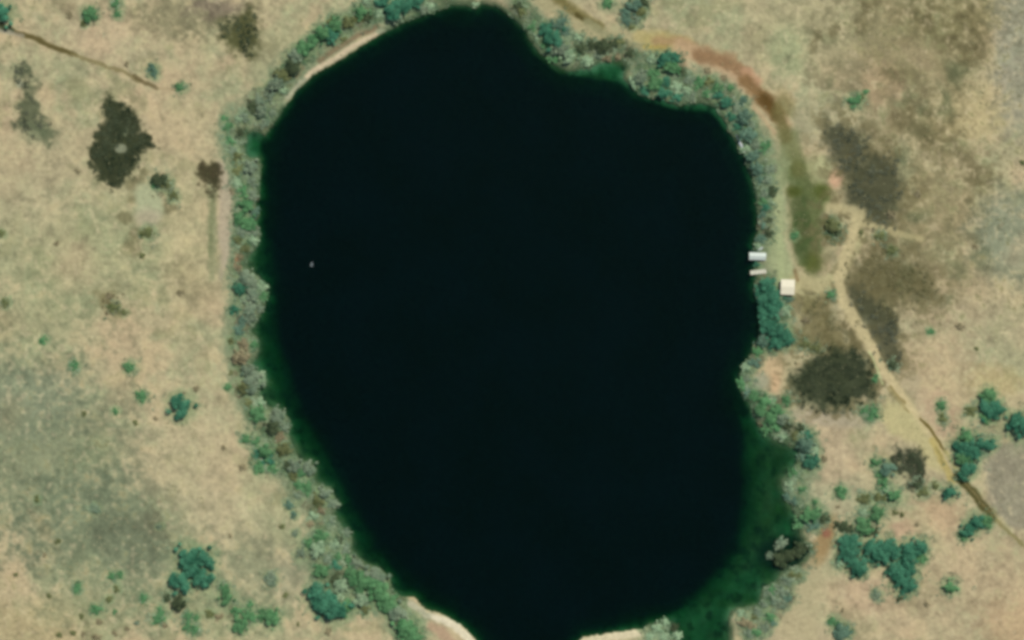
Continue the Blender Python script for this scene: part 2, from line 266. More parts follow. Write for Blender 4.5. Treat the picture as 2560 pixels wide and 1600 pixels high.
# grassy verge and meadow on the east side
area([(1925,430),(1955,400),(1965,520),(1962,600),(1990,680),(1990,710),(1940,710),(1918,650),(1932,560)], (156, 166, 126), .9, 12, 4, 0)
area([(1955,320),(1990,330),(2010,430),(1998,470),(1950,470),(1945,380)], (126, 138, 100), .8, 14, 6, 0)
area([(1985,390),(2010,395),(2060,470),(2080,500),(2050,540),(2055,600),(2052,660),(2030,690),(2005,660),(1985,580),(1975,500)], (84, 98, 58), .85, 18, 10, 1)
blob(2000, 570, 24, 80, 0, (72, 88, 52), .9, .5, .2, 0)
blob(1994, 422, 18, 18, 0, (84, 92, 48), .8, .6, .2, 0); blob(1984, 478, 18, 13, 0, (74, 84, 38), .9, .6, .2, 0); blob(2055, 480, 22, 20, 0, (80, 90, 42), .8, .6, .2, 0)
blob(2028, 655, 22, 24, 0, (84, 92, 44), .8, .6, .2, 0)
track([(1944,500),(1948,600),(1952,690)], 18, (166, 176, 132), .7, .7, .1)
blob(2006, 600, 20, 60, 0, (70, 86, 50), .7, .6, .2, 0)
blob(2048, 420, 30, 34, -30, (176, 178, 134), .8, .5, .2, 0)
area([(1990,690),(2060,690),(2100,650),(2130,590),(2150,560),(2160,600),(2110,690),(2105,730),(2050,740),(1995,800),(1990,740)], (176, 172, 130), .85, 12, 5, 0)
blob(2090, 447, 17, 22, 0, (202, 166, 136), .95, .5, .2, 0); blob(2100, 500, 26, 30, 0, (184, 170, 134), .6, .5, .2, 0)
area([(2100,520),(2150,515),(2190,560),(2150,575),(2120,600),(2095,560)], (178, 170, 134), .8, 12, 5, 0)
# pale dome of rock and other bare spots
blob(374, 505, 34, 50, -12, (168, 174, 140), .95, .3, .15, 0); blob(372, 545, 30, 24, 0, (170, 162, 138), .8, .5, .1, 0)
area([(545,400),(562,410),(582,480),(585,560),(572,640),(556,700),(548,600),(548,500)], (176, 164, 142), .85, 7, 3, 0)
area([(520,445),(545,440),(544,520),(540,700),(522,700),(520,560)], (128, 136, 102), .6, 6, 5, 0)
track([(533,470),(530,560),(524,640)], 9, (108, 118, 84), .5, .6, .8)
blob(1925, 930, 40, 46, 20, (194, 172, 136), .95, .35, .2, 0); blob(1938, 955, 16, 26, 0, (202, 172, 136), .8, .5, .1, 0); blob(1900, 955, 24, 22, 0, (150, 158, 136), .7, .5, .2, 0)
area([(1960,900),(1990,875),(1995,905),(1975,960),(1950,985)], (176, 168, 132), .7, 10, 4, 0)
blob(2080, 1045, 110, 20, 4, (166, 158, 136), .7, .5, .5, 0)
blob(2270, 960, 26, 30, 0, (170, 160, 132), .5, .5, .3, 0)
area([(1920,1510),(1960,1470),(2010,1400),(2040,1355),(2060,1330),(2075,1350),(2060,1440),(2040,1600),(1960,1600),(1930,1570)], (176, 166, 132), .8, 14, 8, 0)
blob(2060, 1350, 22, 60, 20, (150, 124, 84), .75, .5, .2, 0); blob(2064, 1330, 10, 12, 0, (140, 90, 76), .7, .5, .1, 0)
for x_, y_, r_, c_ in PL:
    if r_ < 9 or c_ in 'bd': continue
    m_ = (np.abs(fx - x_) < r_ * 3).nonzero()[0]; k_ = (np.abs(fy - y_) < r_ * 3).nonzero()[0]
    if not len(m_) or not len(k_): continue
    sl = (slice(len(far) + k_[0], len(far) + 1 + k_[-1]), slice(len(far) + m_[0], len(far) + 1 + m_[-1]))
    d_ = np.hypot(wx2[sl] - x_ - 2, wy2[sl] - y_) / r_ + .5 * n9[sl]
    C[sl] = lerp(C[sl], (128, 150, 112), .6 * (1 - ss(.9, 2.1, d_)))
# sandy beaches
track([(718,246),(744,211),(786,176),(822,156)], 9, (176, 174, 148), .85, .5, .25); track([(765,190),(786,176),(824,155),(866,129),(904,105),(950,80)], 11, (206, 190, 160), .98, .5, .25)
track([(948,82),(1000,60),(1040,46),(1080,32)], 12, (146, 156, 128), .85, .5, .3)
track([(800,152),(850,118),(900,88),(945,66)], 13, (128, 108, 84), .7, .6, .3)
track([(1028,1508),(1062,1536),(1100,1548)], 14, (178, 176, 152), .9, .5, .2); track([(1088,1542),(1135,1562),(1170,1592),(1200,1640)], 20, (208, 200, 176), .98, .4, .2)
track([(1078,1564),(1120,1592),(1140,1630)], 24, (172, 146, 122), .8, .6, .3)
track([(1455,1604),(1510,1594),(1560,1586),(1612,1580)], 20, (206, 196, 166), .98, .4, .2)
track([(1600,1570),(1640,1600)], 20, (150, 166, 128), .8, .4, .2)
blob(1305, 30, 24, 12, 20, (178, 164, 138), .8, .5, .2, 0); blob(1386, 34, 24, 14, 0, (190, 176, 142), .9, .5, .2, 0); blob(1430, 88, 18, 14, 0, (138, 160, 130), .8, .5, .2, 0)
track([(1015,26),(1060,16),(1110,4),(1180,2)], 18, (98, 112, 84), .8, .5, .2); track([(1215,0),(1260,18),(1290,34)], 20, (134, 132, 104), .8, .5, .2)
blob(598, 650, 10, 22, 20, (158, 120, 92), .8, .5, .2, 0); blob(1700, 160, 18, 26, 0, (172, 142, 116), .7, .5, .2, 0)
blob(628, 420, 18, 26, 0, (112, 128, 104), .7, .5, .2, 0)
# darker soil colour under the thickets
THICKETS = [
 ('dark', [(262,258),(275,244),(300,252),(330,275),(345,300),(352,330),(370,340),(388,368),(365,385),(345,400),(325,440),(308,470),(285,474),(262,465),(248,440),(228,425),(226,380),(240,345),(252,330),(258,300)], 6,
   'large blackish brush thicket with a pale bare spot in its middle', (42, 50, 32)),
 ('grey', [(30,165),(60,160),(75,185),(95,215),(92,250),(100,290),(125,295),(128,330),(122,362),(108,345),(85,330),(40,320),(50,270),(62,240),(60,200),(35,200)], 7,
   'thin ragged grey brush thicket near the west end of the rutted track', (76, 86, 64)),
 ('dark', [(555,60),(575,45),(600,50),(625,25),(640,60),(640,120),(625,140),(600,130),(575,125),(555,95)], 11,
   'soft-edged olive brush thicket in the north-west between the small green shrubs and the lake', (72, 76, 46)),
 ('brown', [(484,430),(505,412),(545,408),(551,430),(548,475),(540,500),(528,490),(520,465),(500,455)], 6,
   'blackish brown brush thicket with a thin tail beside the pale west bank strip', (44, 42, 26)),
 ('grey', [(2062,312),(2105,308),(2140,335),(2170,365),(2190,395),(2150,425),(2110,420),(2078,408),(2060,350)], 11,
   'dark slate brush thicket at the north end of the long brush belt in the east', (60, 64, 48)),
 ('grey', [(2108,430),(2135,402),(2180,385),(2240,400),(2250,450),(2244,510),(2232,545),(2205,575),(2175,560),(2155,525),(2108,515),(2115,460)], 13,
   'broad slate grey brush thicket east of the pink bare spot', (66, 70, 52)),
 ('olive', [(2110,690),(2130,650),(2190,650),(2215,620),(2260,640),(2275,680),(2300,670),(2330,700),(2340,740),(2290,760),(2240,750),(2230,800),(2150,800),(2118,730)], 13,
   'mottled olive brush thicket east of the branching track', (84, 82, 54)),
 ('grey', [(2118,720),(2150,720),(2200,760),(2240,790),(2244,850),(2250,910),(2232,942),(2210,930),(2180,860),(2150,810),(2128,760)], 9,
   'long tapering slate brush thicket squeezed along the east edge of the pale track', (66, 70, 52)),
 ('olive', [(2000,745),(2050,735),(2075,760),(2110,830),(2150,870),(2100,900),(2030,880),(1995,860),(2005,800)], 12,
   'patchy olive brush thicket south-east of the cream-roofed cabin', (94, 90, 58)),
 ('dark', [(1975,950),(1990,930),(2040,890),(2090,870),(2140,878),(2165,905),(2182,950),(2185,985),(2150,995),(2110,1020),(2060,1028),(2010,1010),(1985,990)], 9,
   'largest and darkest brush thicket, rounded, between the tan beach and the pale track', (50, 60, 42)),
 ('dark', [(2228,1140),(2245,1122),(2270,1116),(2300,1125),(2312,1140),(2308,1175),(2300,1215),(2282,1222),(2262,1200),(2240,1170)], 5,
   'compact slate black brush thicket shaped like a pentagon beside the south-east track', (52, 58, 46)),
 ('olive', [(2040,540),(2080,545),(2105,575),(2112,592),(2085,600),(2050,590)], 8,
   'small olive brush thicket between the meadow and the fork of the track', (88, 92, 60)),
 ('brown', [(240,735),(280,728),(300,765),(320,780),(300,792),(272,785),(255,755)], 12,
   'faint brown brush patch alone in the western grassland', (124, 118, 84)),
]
for kind, pts, soft, label, col in THICKETS:
    if pts[0][0] > 1900 and not label.startswith('compact'):
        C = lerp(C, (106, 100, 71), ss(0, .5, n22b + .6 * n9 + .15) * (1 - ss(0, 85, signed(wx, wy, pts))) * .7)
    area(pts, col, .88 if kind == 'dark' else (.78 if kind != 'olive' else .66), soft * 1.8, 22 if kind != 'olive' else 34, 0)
    C = lerp(C, (122, 124, 98), np.where(np.abs(signed(wx2, wy2, pts) + 6) < 18, ss(.1, .6, n22 + .5 * n9), 0) * (.4 if kind == 'olive' else .22))
blob(305, 372, 15, 12, 30, (134, 140, 116), .95, .3, .1, 0); blob(318, 330, 6, 12, 20, (110, 122, 98), .6, .5, .1, 0); blob(52, 212, 11, 10, 0, (140, 146, 124), .8, .4, .1, 0)
blob(95, 330, 50, 30, 0, (100, 110, 84), .5, .5, .5, 0)
# tracks worn by wheels
track([(-90,20),(0,60),(40,82),(95,100),(140,119),(190,140)], 12, (92, 84, 50), .95, .5, .12); track([(0,66),(30,78)], 14, (60, 74, 54), .8, .6)
track([(-90,42),(0,76),(60,92)], 10, (156, 152, 136), .7, .6)
track([(180,137),(240,157),(310,182),(350,205)], 9, (126, 118, 82), .8, .6, .2)
track([(338,192),(362,208),(395,220)], 11, (100, 90, 62), .85, .6, .1); track([(390,219),(440,226)], 8, (150, 136, 106), .5, .6, .2)
track([(1300,-60),(1345,-5),(1400,30),(1460,66),(1530,90),(1600,108)], 40, (166, 160, 124), .9, .6, .15)
track([(1380,-14),(1425,20),(1470,50),(1500,66)], 22, (112, 106, 66), .9, .7, .15); track([(1440,36),(1478,60)], 12, (74, 68, 34), .8, .6, .1)
track([(1470,58),(1520,90),(1570,112),(1610,120)], 22, (146, 146, 112), .8, .5, .2)
track([(1600,92),(1660,100),(1720,112)], 34, (182, 170, 122), .85, .5, .2); blob(1650, 104, 46, 24, 5, (168, 158, 104), .8, .6, .3, 0); track([(1612,120),(1665,117)], 12, (172, 156, 88), .8, .6, .1)
track([(1640,100),(1700,106),(1760,126),(1830,146)], 24, (158, 130, 98), .7, .7, .3)
track([(1700,120),(1760,146),(1800,160),(1850,190),(1890,230),(1930,270),(1960,310)], 38, (184, 158, 126), .8, .5, .2)
track([(1745,140),(1790,148),(1830,166),(1862,184)], 30, (138, 110, 80), .85, .6, .25); track([(1866,182),(1888,206)], 30, (184, 148, 118), .85, .5, .1)
track([(1862,200),(1892,232),(1925,268)], 30, (126, 100, 66), .85, .6, .2); track([(1910,246),(1940,282)], 34, (88, 68, 34), .92, .7, .2); track([(1938,280),(1955,314),(1966,345)], 26, (106, 98, 60), .85, .7, .2); track([(1960,330),(1985,380),(2000,430)], 36, (112, 114, 74), .6, .8, .3)
blob(1960, 262, 24, 34, -20, (122, 116, 76), .7, .5, .3, 0)
track([(1880,262),(1912,300),(1935,335)], 12, (180, 160, 126), .8, .6, .1)
track([(2140,556),(2200,568),(2240,582),(2300,600)], 16, (184, 174, 132), .7, .6, .2)
track([(2140,550),(2128,600),(2110,650),(2094,700),(2105,750),(2140,810),(2180,872)], 28, (190, 178, 138), .95, .45, .1)
track([(2070,520),(2110,520),(2150,535),(2140,560)], 26, (184, 174, 134), .8, .6, .2); track([(2060,720),(2020,710),(1990,700)], 34, (178, 170, 130), .8, .6, .2); track([(2180,870),(2210,930),(2260,1000),(2310,1070),(2360,1130)], 22, (196, 182, 142), .95, .5, .1); track([(2172,878),(2190,920),(2205,960)], 5, (188, 196, 146), .8, .6)
area([(2215,1000),(2260,1010),(2330,1110),(2360,1180),(2320,1170),(2290,1110),(2220,1080),(2195,1040)], (186, 178, 132), .85, 12, 4, 0)
track([(2222,965),(2260,1008)], 7, (128, 116, 70), .7, .6, .2); track([(2215,970),(2270,1030)], 6, (140, 128, 84), .6, .6, .2)
track([(2300,1048),(2330,1082),(2362,1130)], 8, (96, 86, 42), .92, .5, .1)
track([(2328,1100),(2352,1150),(2380,1200)], 18, (178, 164, 104), .85, .5, .15); track([(2340,1120),(2356,1160)], 7, (128, 120, 70), .6, .6)
track([(2362,1128),(2388,1172),(2410,1200)], 11, (160, 156, 108), .8, .5, .1)
track([(2390,1190),(2428,1228),(2455,1262),(2480,1290)], 20, (78, 76, 42), .95, .45, .12); track([(2400,1196),(2440,1240),(2475,1285)], 5, (124, 114, 78), .8, .6)
track([(2478,1288),(2505,1315),(2560,1365),(2660,1460)], 9, (124, 118, 76), .7, .6, .2); track([(2478,1278),(2520,1318)], 5, (176, 168, 128), .7, .6)
track([(1985,676),(1992,700)], 10, (128, 108, 76), .7, .6)  # short brown smear on the ground beside the cabin, not a track
# wet margin and lake bed
wet = 1 - ss(.6, 3.4, S)
sandy = np.zeros(PX.shape)
for pts in ([(716,250),(744,218),(786,183),(824,161),(866,135),(904,111),(955,86)], [(1028,1500),(1100,1535),(1170,1580),(1200,1640)], [(1455,1600),(1612,1576)]):
    sandy = np.maximum(sandy, 1 - ss(9, 20, linedist(PX, PY, pts)))
C = lerp(C, (72, 92, 66), wet * (.85 + .5 * n22) * (1 - sandy))
BED = np.empty_like(C); BED[:] = (78, 102, 70)
BED = lerp(BED, (66, 124, 92), ss(-.2, .5, n60) * .6); BED = lerp(BED, (58, 88, 46), ss(0, .6, n60b) * .7)
pal = ((1 - ss(10, 30, linedist(PX, PY, [(1440,178),(1500,165),(1565,200),(1610,240),(1700,264),(1780,268),(1815,310)]))) + (1 - ss(8, 26, linedist(PX, PY, [(635,345),(632,380)]))))
BED = lerp(BED, (86, 138, 106), pal * .85)
BED = lerp(BED, (30, 56, 34), ss(.1, .6, n22b + .4 * n9) * .7)
BED = lerp(BED, (24, 44, 30), (1 - ss(.7, 1.3, np.hypot((wx2 - 1965) / 75., (wy2 - 1385) / 42.))) * .8)  # darker patch of bed colour, depth unchanged
BED *= (1 + .16 * n22 + .08 * n9)[..., None]
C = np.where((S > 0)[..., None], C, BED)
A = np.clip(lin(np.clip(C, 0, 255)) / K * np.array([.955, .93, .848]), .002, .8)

nx, ny = len(gx), len(gy)
V = np.stack([(PX - 1280) * MPP, (800 - PY) * MPP, H], -1).reshape(-1, 3).astype(np.float32)
ii = np.arange(nx - 1)[None, :] + nx * np.arange(ny - 1)[:, None]
F = np.stack([ii, ii + nx, ii + nx + 1, ii + 1], -1).reshape(-1, 4).astype(np.int32)
me = bpy.data.meshes.new('ground')
me.vertices.add(len(V)); me.vertices.foreach_set('co', V.ravel())
me.loops.add(F.size); me.loops.foreach_set('vertex_index', F.ravel())
me.polygons.add(len(F)); me.polygons.foreach_set('loop_start', np.arange(0, F.size, 4, dtype=np.int32)); me.polygons.foreach_set('loop_total', np.full(len(F), 4, np.int32))
me.polygons.foreach_set('use_smooth', np.ones(len(F), bool))
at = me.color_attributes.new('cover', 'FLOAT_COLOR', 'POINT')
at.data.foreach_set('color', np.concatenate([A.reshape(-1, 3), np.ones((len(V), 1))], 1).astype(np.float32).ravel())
me.update(calc_edges=True)
ground = bpy.data.objects.new('ground', me); COL.objects.link(ground)
ground['kind'] = 'structure'

ox = oy = len(far)
Hf = H[oy:oy + len(fy), ox:ox + len(fx)]
def gh(x, y):
    i = min(max((x - fx[0]) / STEP, 0), len(fx) - 2); j = min(max((y - fy[0]) / STEP, 0), len(fy) - 2)
    a, b = int(i), int(j); u, v = i - a, j - b
    return float((Hf[b, a] * (1 - u) + Hf[b, a + 1] * u) * (1 - v) + (Hf[b + 1, a] * (1 - u) + Hf[b + 1, a + 1] * u) * v)

NZ = {}
for nm, sc, kk in (('a', 80, 6), ('b', 30, 9), ('c', 300, 2)):
    NZ[nm] = fbm(PX, PY, sc, kk, 2)[oy:oy + len(fy), ox:ox + len(fx)]
def nz(nm, x, y): return float(NZ[nm][min(max(int((y - fy[0]) / STEP), 0), len(fy) - 1), min(max(int((x - fx[0]) / STEP), 0), len(fx) - 1)])
# ---------------------------------------------------------------- materials
def new_mat(name):
    m = bpy.data.materials.new(name); m.use_nodes = True
    n = m.node_tree.nodes; l = m.node_tree.links
    return m, n, l, n['Principled BSDF']
def noise(n, l, scale, detail=4, coord='Object'):
    tc = n.new('ShaderNodeTexCoord'); t = n.new('ShaderNodeTexNoise'); t.inputs['Scale'].default_value = scale; t.inputs['Detail'].default_value = detail
    l.new(tc.outputs[coord], t.inputs['Vector']); return t
def mixrgb(n, l, a, b, f, mode='MIX'):
    m = n.new('ShaderNodeMix'); m.data_type = 'RGBA'; m.blend_type = mode
    for s, v in ((0, f), (6, a), (7, b)):
        if hasattr(v, 'is_linked') or hasattr(v, 'links'): l.new(v, m.inputs[s])
        else: m.inputs[s].default_value = v
    return m.outputs[2]
def ramp(n, l, src, a, b):
    r = n.new('ShaderNodeMapRange'); r.inputs['From Min'].default_value = a; r.inputs['From Max'].default_value = b
    l.new(src, r.inputs['Value']); return r.outputs['Result']
def c4(c): return (float(c[0]), float(c[1]), float(c[2]), 1)

m_ground, n, l, b = new_mat('grassland_soil')
a_ = n.new('ShaderNodeAttribute'); a_.attribute_name = 'cover'
t1 = noise(n, l, .55, 5); t2 = noise(n, l, 2.2, 3)
g1 = n.new('ShaderNodeMapRange'); g1.inputs['From Min'].default_value = .25; g1.inputs['From Max'].default_value = .75; g1.inputs['To Min'].default_value = .84; g1.inputs['To Max'].default_value = 1.16
l.new(t1.outputs['Fac'], g1.inputs['Value'])
vm = n.new('ShaderNodeVectorMath'); vm.operation = 'SCALE'; l.new(a_.outputs['Color'], vm.inputs[0]); l.new(g1.outputs[0], vm.inputs['Scale'])
l.new(vm.outputs[0], b.inputs['Base Color']); b.inputs['Roughness'].default_value = 1; b.inputs['Specular IOR Level'].default_value = .1
bp = n.new('ShaderNodeBump'); bp.inputs['Strength'].default_value = .5; bp.inputs['Distance'].default_value = .25
l.new(t2.outputs['Fac'], bp.inputs['Height']); l.new(bp.outputs[0], b.inputs['Normal'])
me.materials.append(m_ground)

# lake water: clear surface over the real bed, light dies away with depth
m_water, n, l, b = new_mat('lake_water'); n.remove(b)
out = n['Material Output']
tr = n.new('ShaderNodeBsdfTransparent'); gl = n.new('ShaderNodeBsdfGlossy'); gl.inputs['Roughness'].default_value = .12; gl.inputs['Color'].default_value = (.42, .72, .58, 1)
df = n.new('ShaderNodeBsdfDiffuse'); df.inputs['Color'].default_value = (.0045, .019, .0145, 1)
mx0 = n.new('ShaderNodeMixShader'); mx0.inputs[0].default_value = .13
tw = noise(n, l, .5, 5); tb = noise(n, l, .03, 3); tf = noise(n, l, .35, 6)
dcol = mixrgb(n, l, (.001, .016, .010, 1), (.002, .020, .019, 1), ramp(n, l, tb.outputs['Fac'], .35, .65)); dcol = mixrgb(n, l, dcol, (.004, .034, .032, 1), ramp(n, l, tf.outputs['Fac'], .5, .85)); l.new(dcol, df.inputs['Color'])
fr = n.new('ShaderNodeFresnel'); fr.inputs['IOR'].default_value = 1.33
bpw = n.new('ShaderNodeBump'); bpw.inputs['Strength'].default_value = .35; bpw.inputs['Distance'].default_value = .12; l.new(tw.outputs['Fac'], bpw.inputs['Height'])
l.new(bpw.outputs[0], gl.inputs['Normal']); l.new(bpw.outputs[0], fr.inputs['Normal'])
mx = n.new('ShaderNodeMixShader')
l.new(tr.outputs[0], mx0.inputs[1]); l.new(df.outputs[0], mx0.inputs[2]); l.new(fr.outputs[0], mx.inputs[0]); l.new(mx0.outputs[0], mx.inputs[1]); l.new(gl.outputs[0], mx.inputs[2])
l.new(mx.outputs[0], out.inputs['Surface'])
va = n.new('ShaderNodeVolumeAbsorption'); va.inputs['Color'].default_value = (.23, .66, .46, 1); va.inputs['Density'].default_value = 1.2
l.new(va.outputs[0], out.inputs['Volume'])
bm = bmesh.new()
x0, y0 = W(585, 1715); x1, y1 = W(2045, 0)
bmesh.ops.create_cube(bm, size=1, matrix=Matrix.Translation(((x0 + x1) / 2, (y0 + y1) / 2, -14)) @ Matrix.Diagonal((x1 - x0, y1 - y0, 28, 1)))
for v in bm.verts:
    v.co.z = 0 if v.co.z > -14 else -28
mw = bpy.data.meshes.new('lake_water'); bm.to_mesh(mw); bm.free(); mw.materials.append(m_water)
water = bpy.data.objects.new('lake_water', mw); COL.objects.link(water); water['kind'] = 'structure'

def leaf_mat(name, dark, light, scale=.9, glint=1.0):
    m, n, l, b = new_mat(name)
    t = noise(n, l, scale, 3); t2 = noise(n, l, scale * 4, 2)
    f = ramp(n, l, t.outputs['Fac'], .34, .64)
    c = mixrgb(n, l, c4(dark), c4(light), f)
    oi = n.new('ShaderNodeObjectInfo')
    hs = n.new('ShaderNodeHueSaturation'); l.new(c, hs.inputs['Color'])
    v = n.new('ShaderNodeMapRange'); v.inputs['To Min'].default_value = .88; v.inputs['To Max'].default_value = 1.14; l.new(oi.outputs['Random'], v.inputs['Value'])
    l.new(v.outputs[0], hs.inputs['Value'])
    c2 = mixrgb(n, l, hs.outputs[0], c4(np.minimum(1, np.array(light) * (1 + .35 * glint))), ramp(n, l, t2.outputs['Fac'], .55, .8))
    l.new(c2, b.inputs['Base Color']); b.inputs['Roughness'].default_value = .85; b.inputs['Specular IOR Level'].default_value = .15
    return m
GAIN = 1.45                                # leaf shading loss inside a crown
def la(c): return np.clip(lin(c) / K * GAIN, .003, .5)
LEAF = {
 'teal':   leaf_mat('teal_leaves', la((36, 82, 60)), la((64, 114, 86))),
 'green':  leaf_mat('green_leaves', la((54, 96, 58)), la((88, 128, 84))),
 'pale':   leaf_mat('pale_green_leaves', la((104, 130, 98)), la((140, 160, 124))),
 'grey':   leaf_mat('grey_green_leaves', la((82, 102, 80)), la((116, 128, 102))),
 'slate':  leaf_mat('slate_leaves', la((62, 90, 72)), la((92, 118, 96))),
 'olive':  leaf_mat('olive_leaves', la((70, 80, 44)), la((104, 108, 70))),
 'dark':   leaf_mat('dark_leaves', la((40, 54, 34)), la((70, 80, 54))),
 'brown':  leaf_mat('brown_twigs', la((96, 90, 64)), la((132, 124, 94))),
}
m_bark, n, l, b = new_mat('bark'); t = noise(n, l, 6, 4)
l.new(mixrgb(n, l, (.07, .05, .035, 1), (.16, .13, .10, 1), t.outputs['Fac']), b.inputs['Base Color']); b.inputs['Roughness'].default_value = .95

# ---------------------------------------------------------------- mesh helpers
def mesh_from(name, vs, fs, mats, idx=None):
    m = bpy.data.meshes.new(name); m.from_pydata([tuple(v) for v in vs], [], fs); 
    for k in mats: m.materials.append(k)
    if idx is not None: m.polygons.foreach_set('material_index', np.asarray(idx, np.int32))
    m.update(); return m
def tube(vs, fs, p0, p1, r0, r1, seg=6):
    p0, p1 = Vector(p0), Vector(p1); d = (p1 - p0).normalized(); q = d.to_track_quat('Z', 'Y'); o = len(vs)
    for p, r in ((p0, r0), (p1, r1)):
        for k in range(seg):
            a = 2 * math.pi * k / seg; vs.append(p + q @ Vector((math.cos(a) * r, math.sin(a) * r, 0)))
    for k in range(seg): fs.append((o + k, o + (k + 1) % seg, o + seg + (k + 1) % seg, o + seg + k))
    fs.append(tuple(o + seg + k for k in range(seg)))
def leaves(vs, fs, lobes, count, size, rnd):
    tot = sum(r ** 2 for *_, r in lobes)
    for lx, ly, lz, r in lobes:
        for k in range(int(count * r * r / tot)):
            th = rnd.random() * 2 * math.pi; z = rnd.uniform(-.35, 1); s = math.sqrt(1 - z * z)
            rr = r * (rnd.random() ** .35) * rnd.uniform(.85, 1.12)
            p = Vector((lx + math.cos(th) * s * rr, ly + math.sin(th) * s * rr, lz + z * rr * .8))
            nrm = Vector((math.cos(th) * s, math.sin(th) * s, z + .5)) + Vector([rnd.gauss(0, .45) for _ in range(3)])
            q = nrm.to_track_quat('Z', 'Y'); a0 = rnd.random() * 6.28; h = size * rnd.uniform(.6, 1.35); o = len(vs)
            for a in (0, 1.9, 3.3, 4.7):
                vs.append(p + q @ Vector((math.cos(a + a0) * h, math.sin(a + a0) * h * .75, 0)))
            fs.append((o, o + 1, o + 2, o + 3))
def crown_lobes(rnd, n_lobes, spread=.55):
    L = [(rnd.uniform(-.15, .15), rnd.uniform(-.15, .15), .6, rnd.uniform(.36, .5))]
    for k in range(n_lobes):
        a = 2 * math.pi * (k + rnd.uniform(-.35, .35)) / n_lobes; d = spread * rnd.uniform(.7, 1.2)
        L.append((math.cos(a) * d, math.sin(a) * d, rnd.uniform(.28, .6), rnd.uniform(.2, .44)))
    for k in range(5):
        a = rnd.random() * 6.28; d = rnd.uniform(.7, 1.05); L.append((math.cos(a) * d, math.sin(a) * d, rnd.uniform(.15, .4), rnd.uniform(.1, .2)))
    return L
rnd = random.Random(11)
CROWN, TRUNK, SHRUB = [], [], []
for k in range(9):                          # unit trees: radius about 1, height about 1.5
    L = crown_lobes(rnd, rnd.choice((5, 6, 7))); vs, fs = [], []
    leaves(vs, fs, [(x, y, z + .25, r) for x, y, z, r in L], 1500, .062, rnd); CROWN.append((vs, fs))
    vs, fs = [], []
    tube(vs, fs, (0, 0, -.08), (.02, .01, .34), .075, .055); tube(vs, fs, (.02, .01, .34), (.0, .02, .8), .055, .025)
    for x, y, z, r in L[1:]: tube(vs, fs, (.015, .01, .3), (x * .8, y * .8, z + .2), .035, .012, 5)
    TRUNK.append((vs, fs))
for k in range(9):                          # unit shrubs: many stems, low dome
    L = crown_lobes(rnd, rnd.choice((4, 5, 6)), .5); vs, fs = [], []
    L = [(x, y, z * .62, r) for x, y, z, r in L]
    leaves(vs, fs, L, 620, .085, rnd); nl = len(fs)
    for x, y, z, r in L: tube(vs, fs, (x * .15, y * .15, -.08), (x * .8, y * .8, z), .03, .012, 4)
    SHRUB.append((vs, fs, nl))
_cache = {}
def cached(kind, k, colour):
    key = (kind, k, colour)
    if key not in _cache:
        if kind == 'crown': _cache[key] = mesh_from('crown', *CROWN[k], [LEAF[colour]])
        elif kind == 'trunk': _cache[key] = mesh_from('trunk', *TRUNK[k], [m_bark])
        else:
            vs, fs, nl = SHRUB[k]; _cache[key] = mesh_from('shrub', vs, fs, [LEAF[colour], m_bark], [0] * nl + [1] * (len(fs) - nl))
    return _cache[key]
def ob(name, mesh, parent=None):
    o = bpy.data.objects.new(name, mesh); COL.objects.link(o); o.parent = parent; return o
def tag(o, label, cat, group=None, kind=None):
    o['label'] = label; o['category'] = cat
    if group: o['group'] = group
    if kind: o['kind'] = kind
    return o

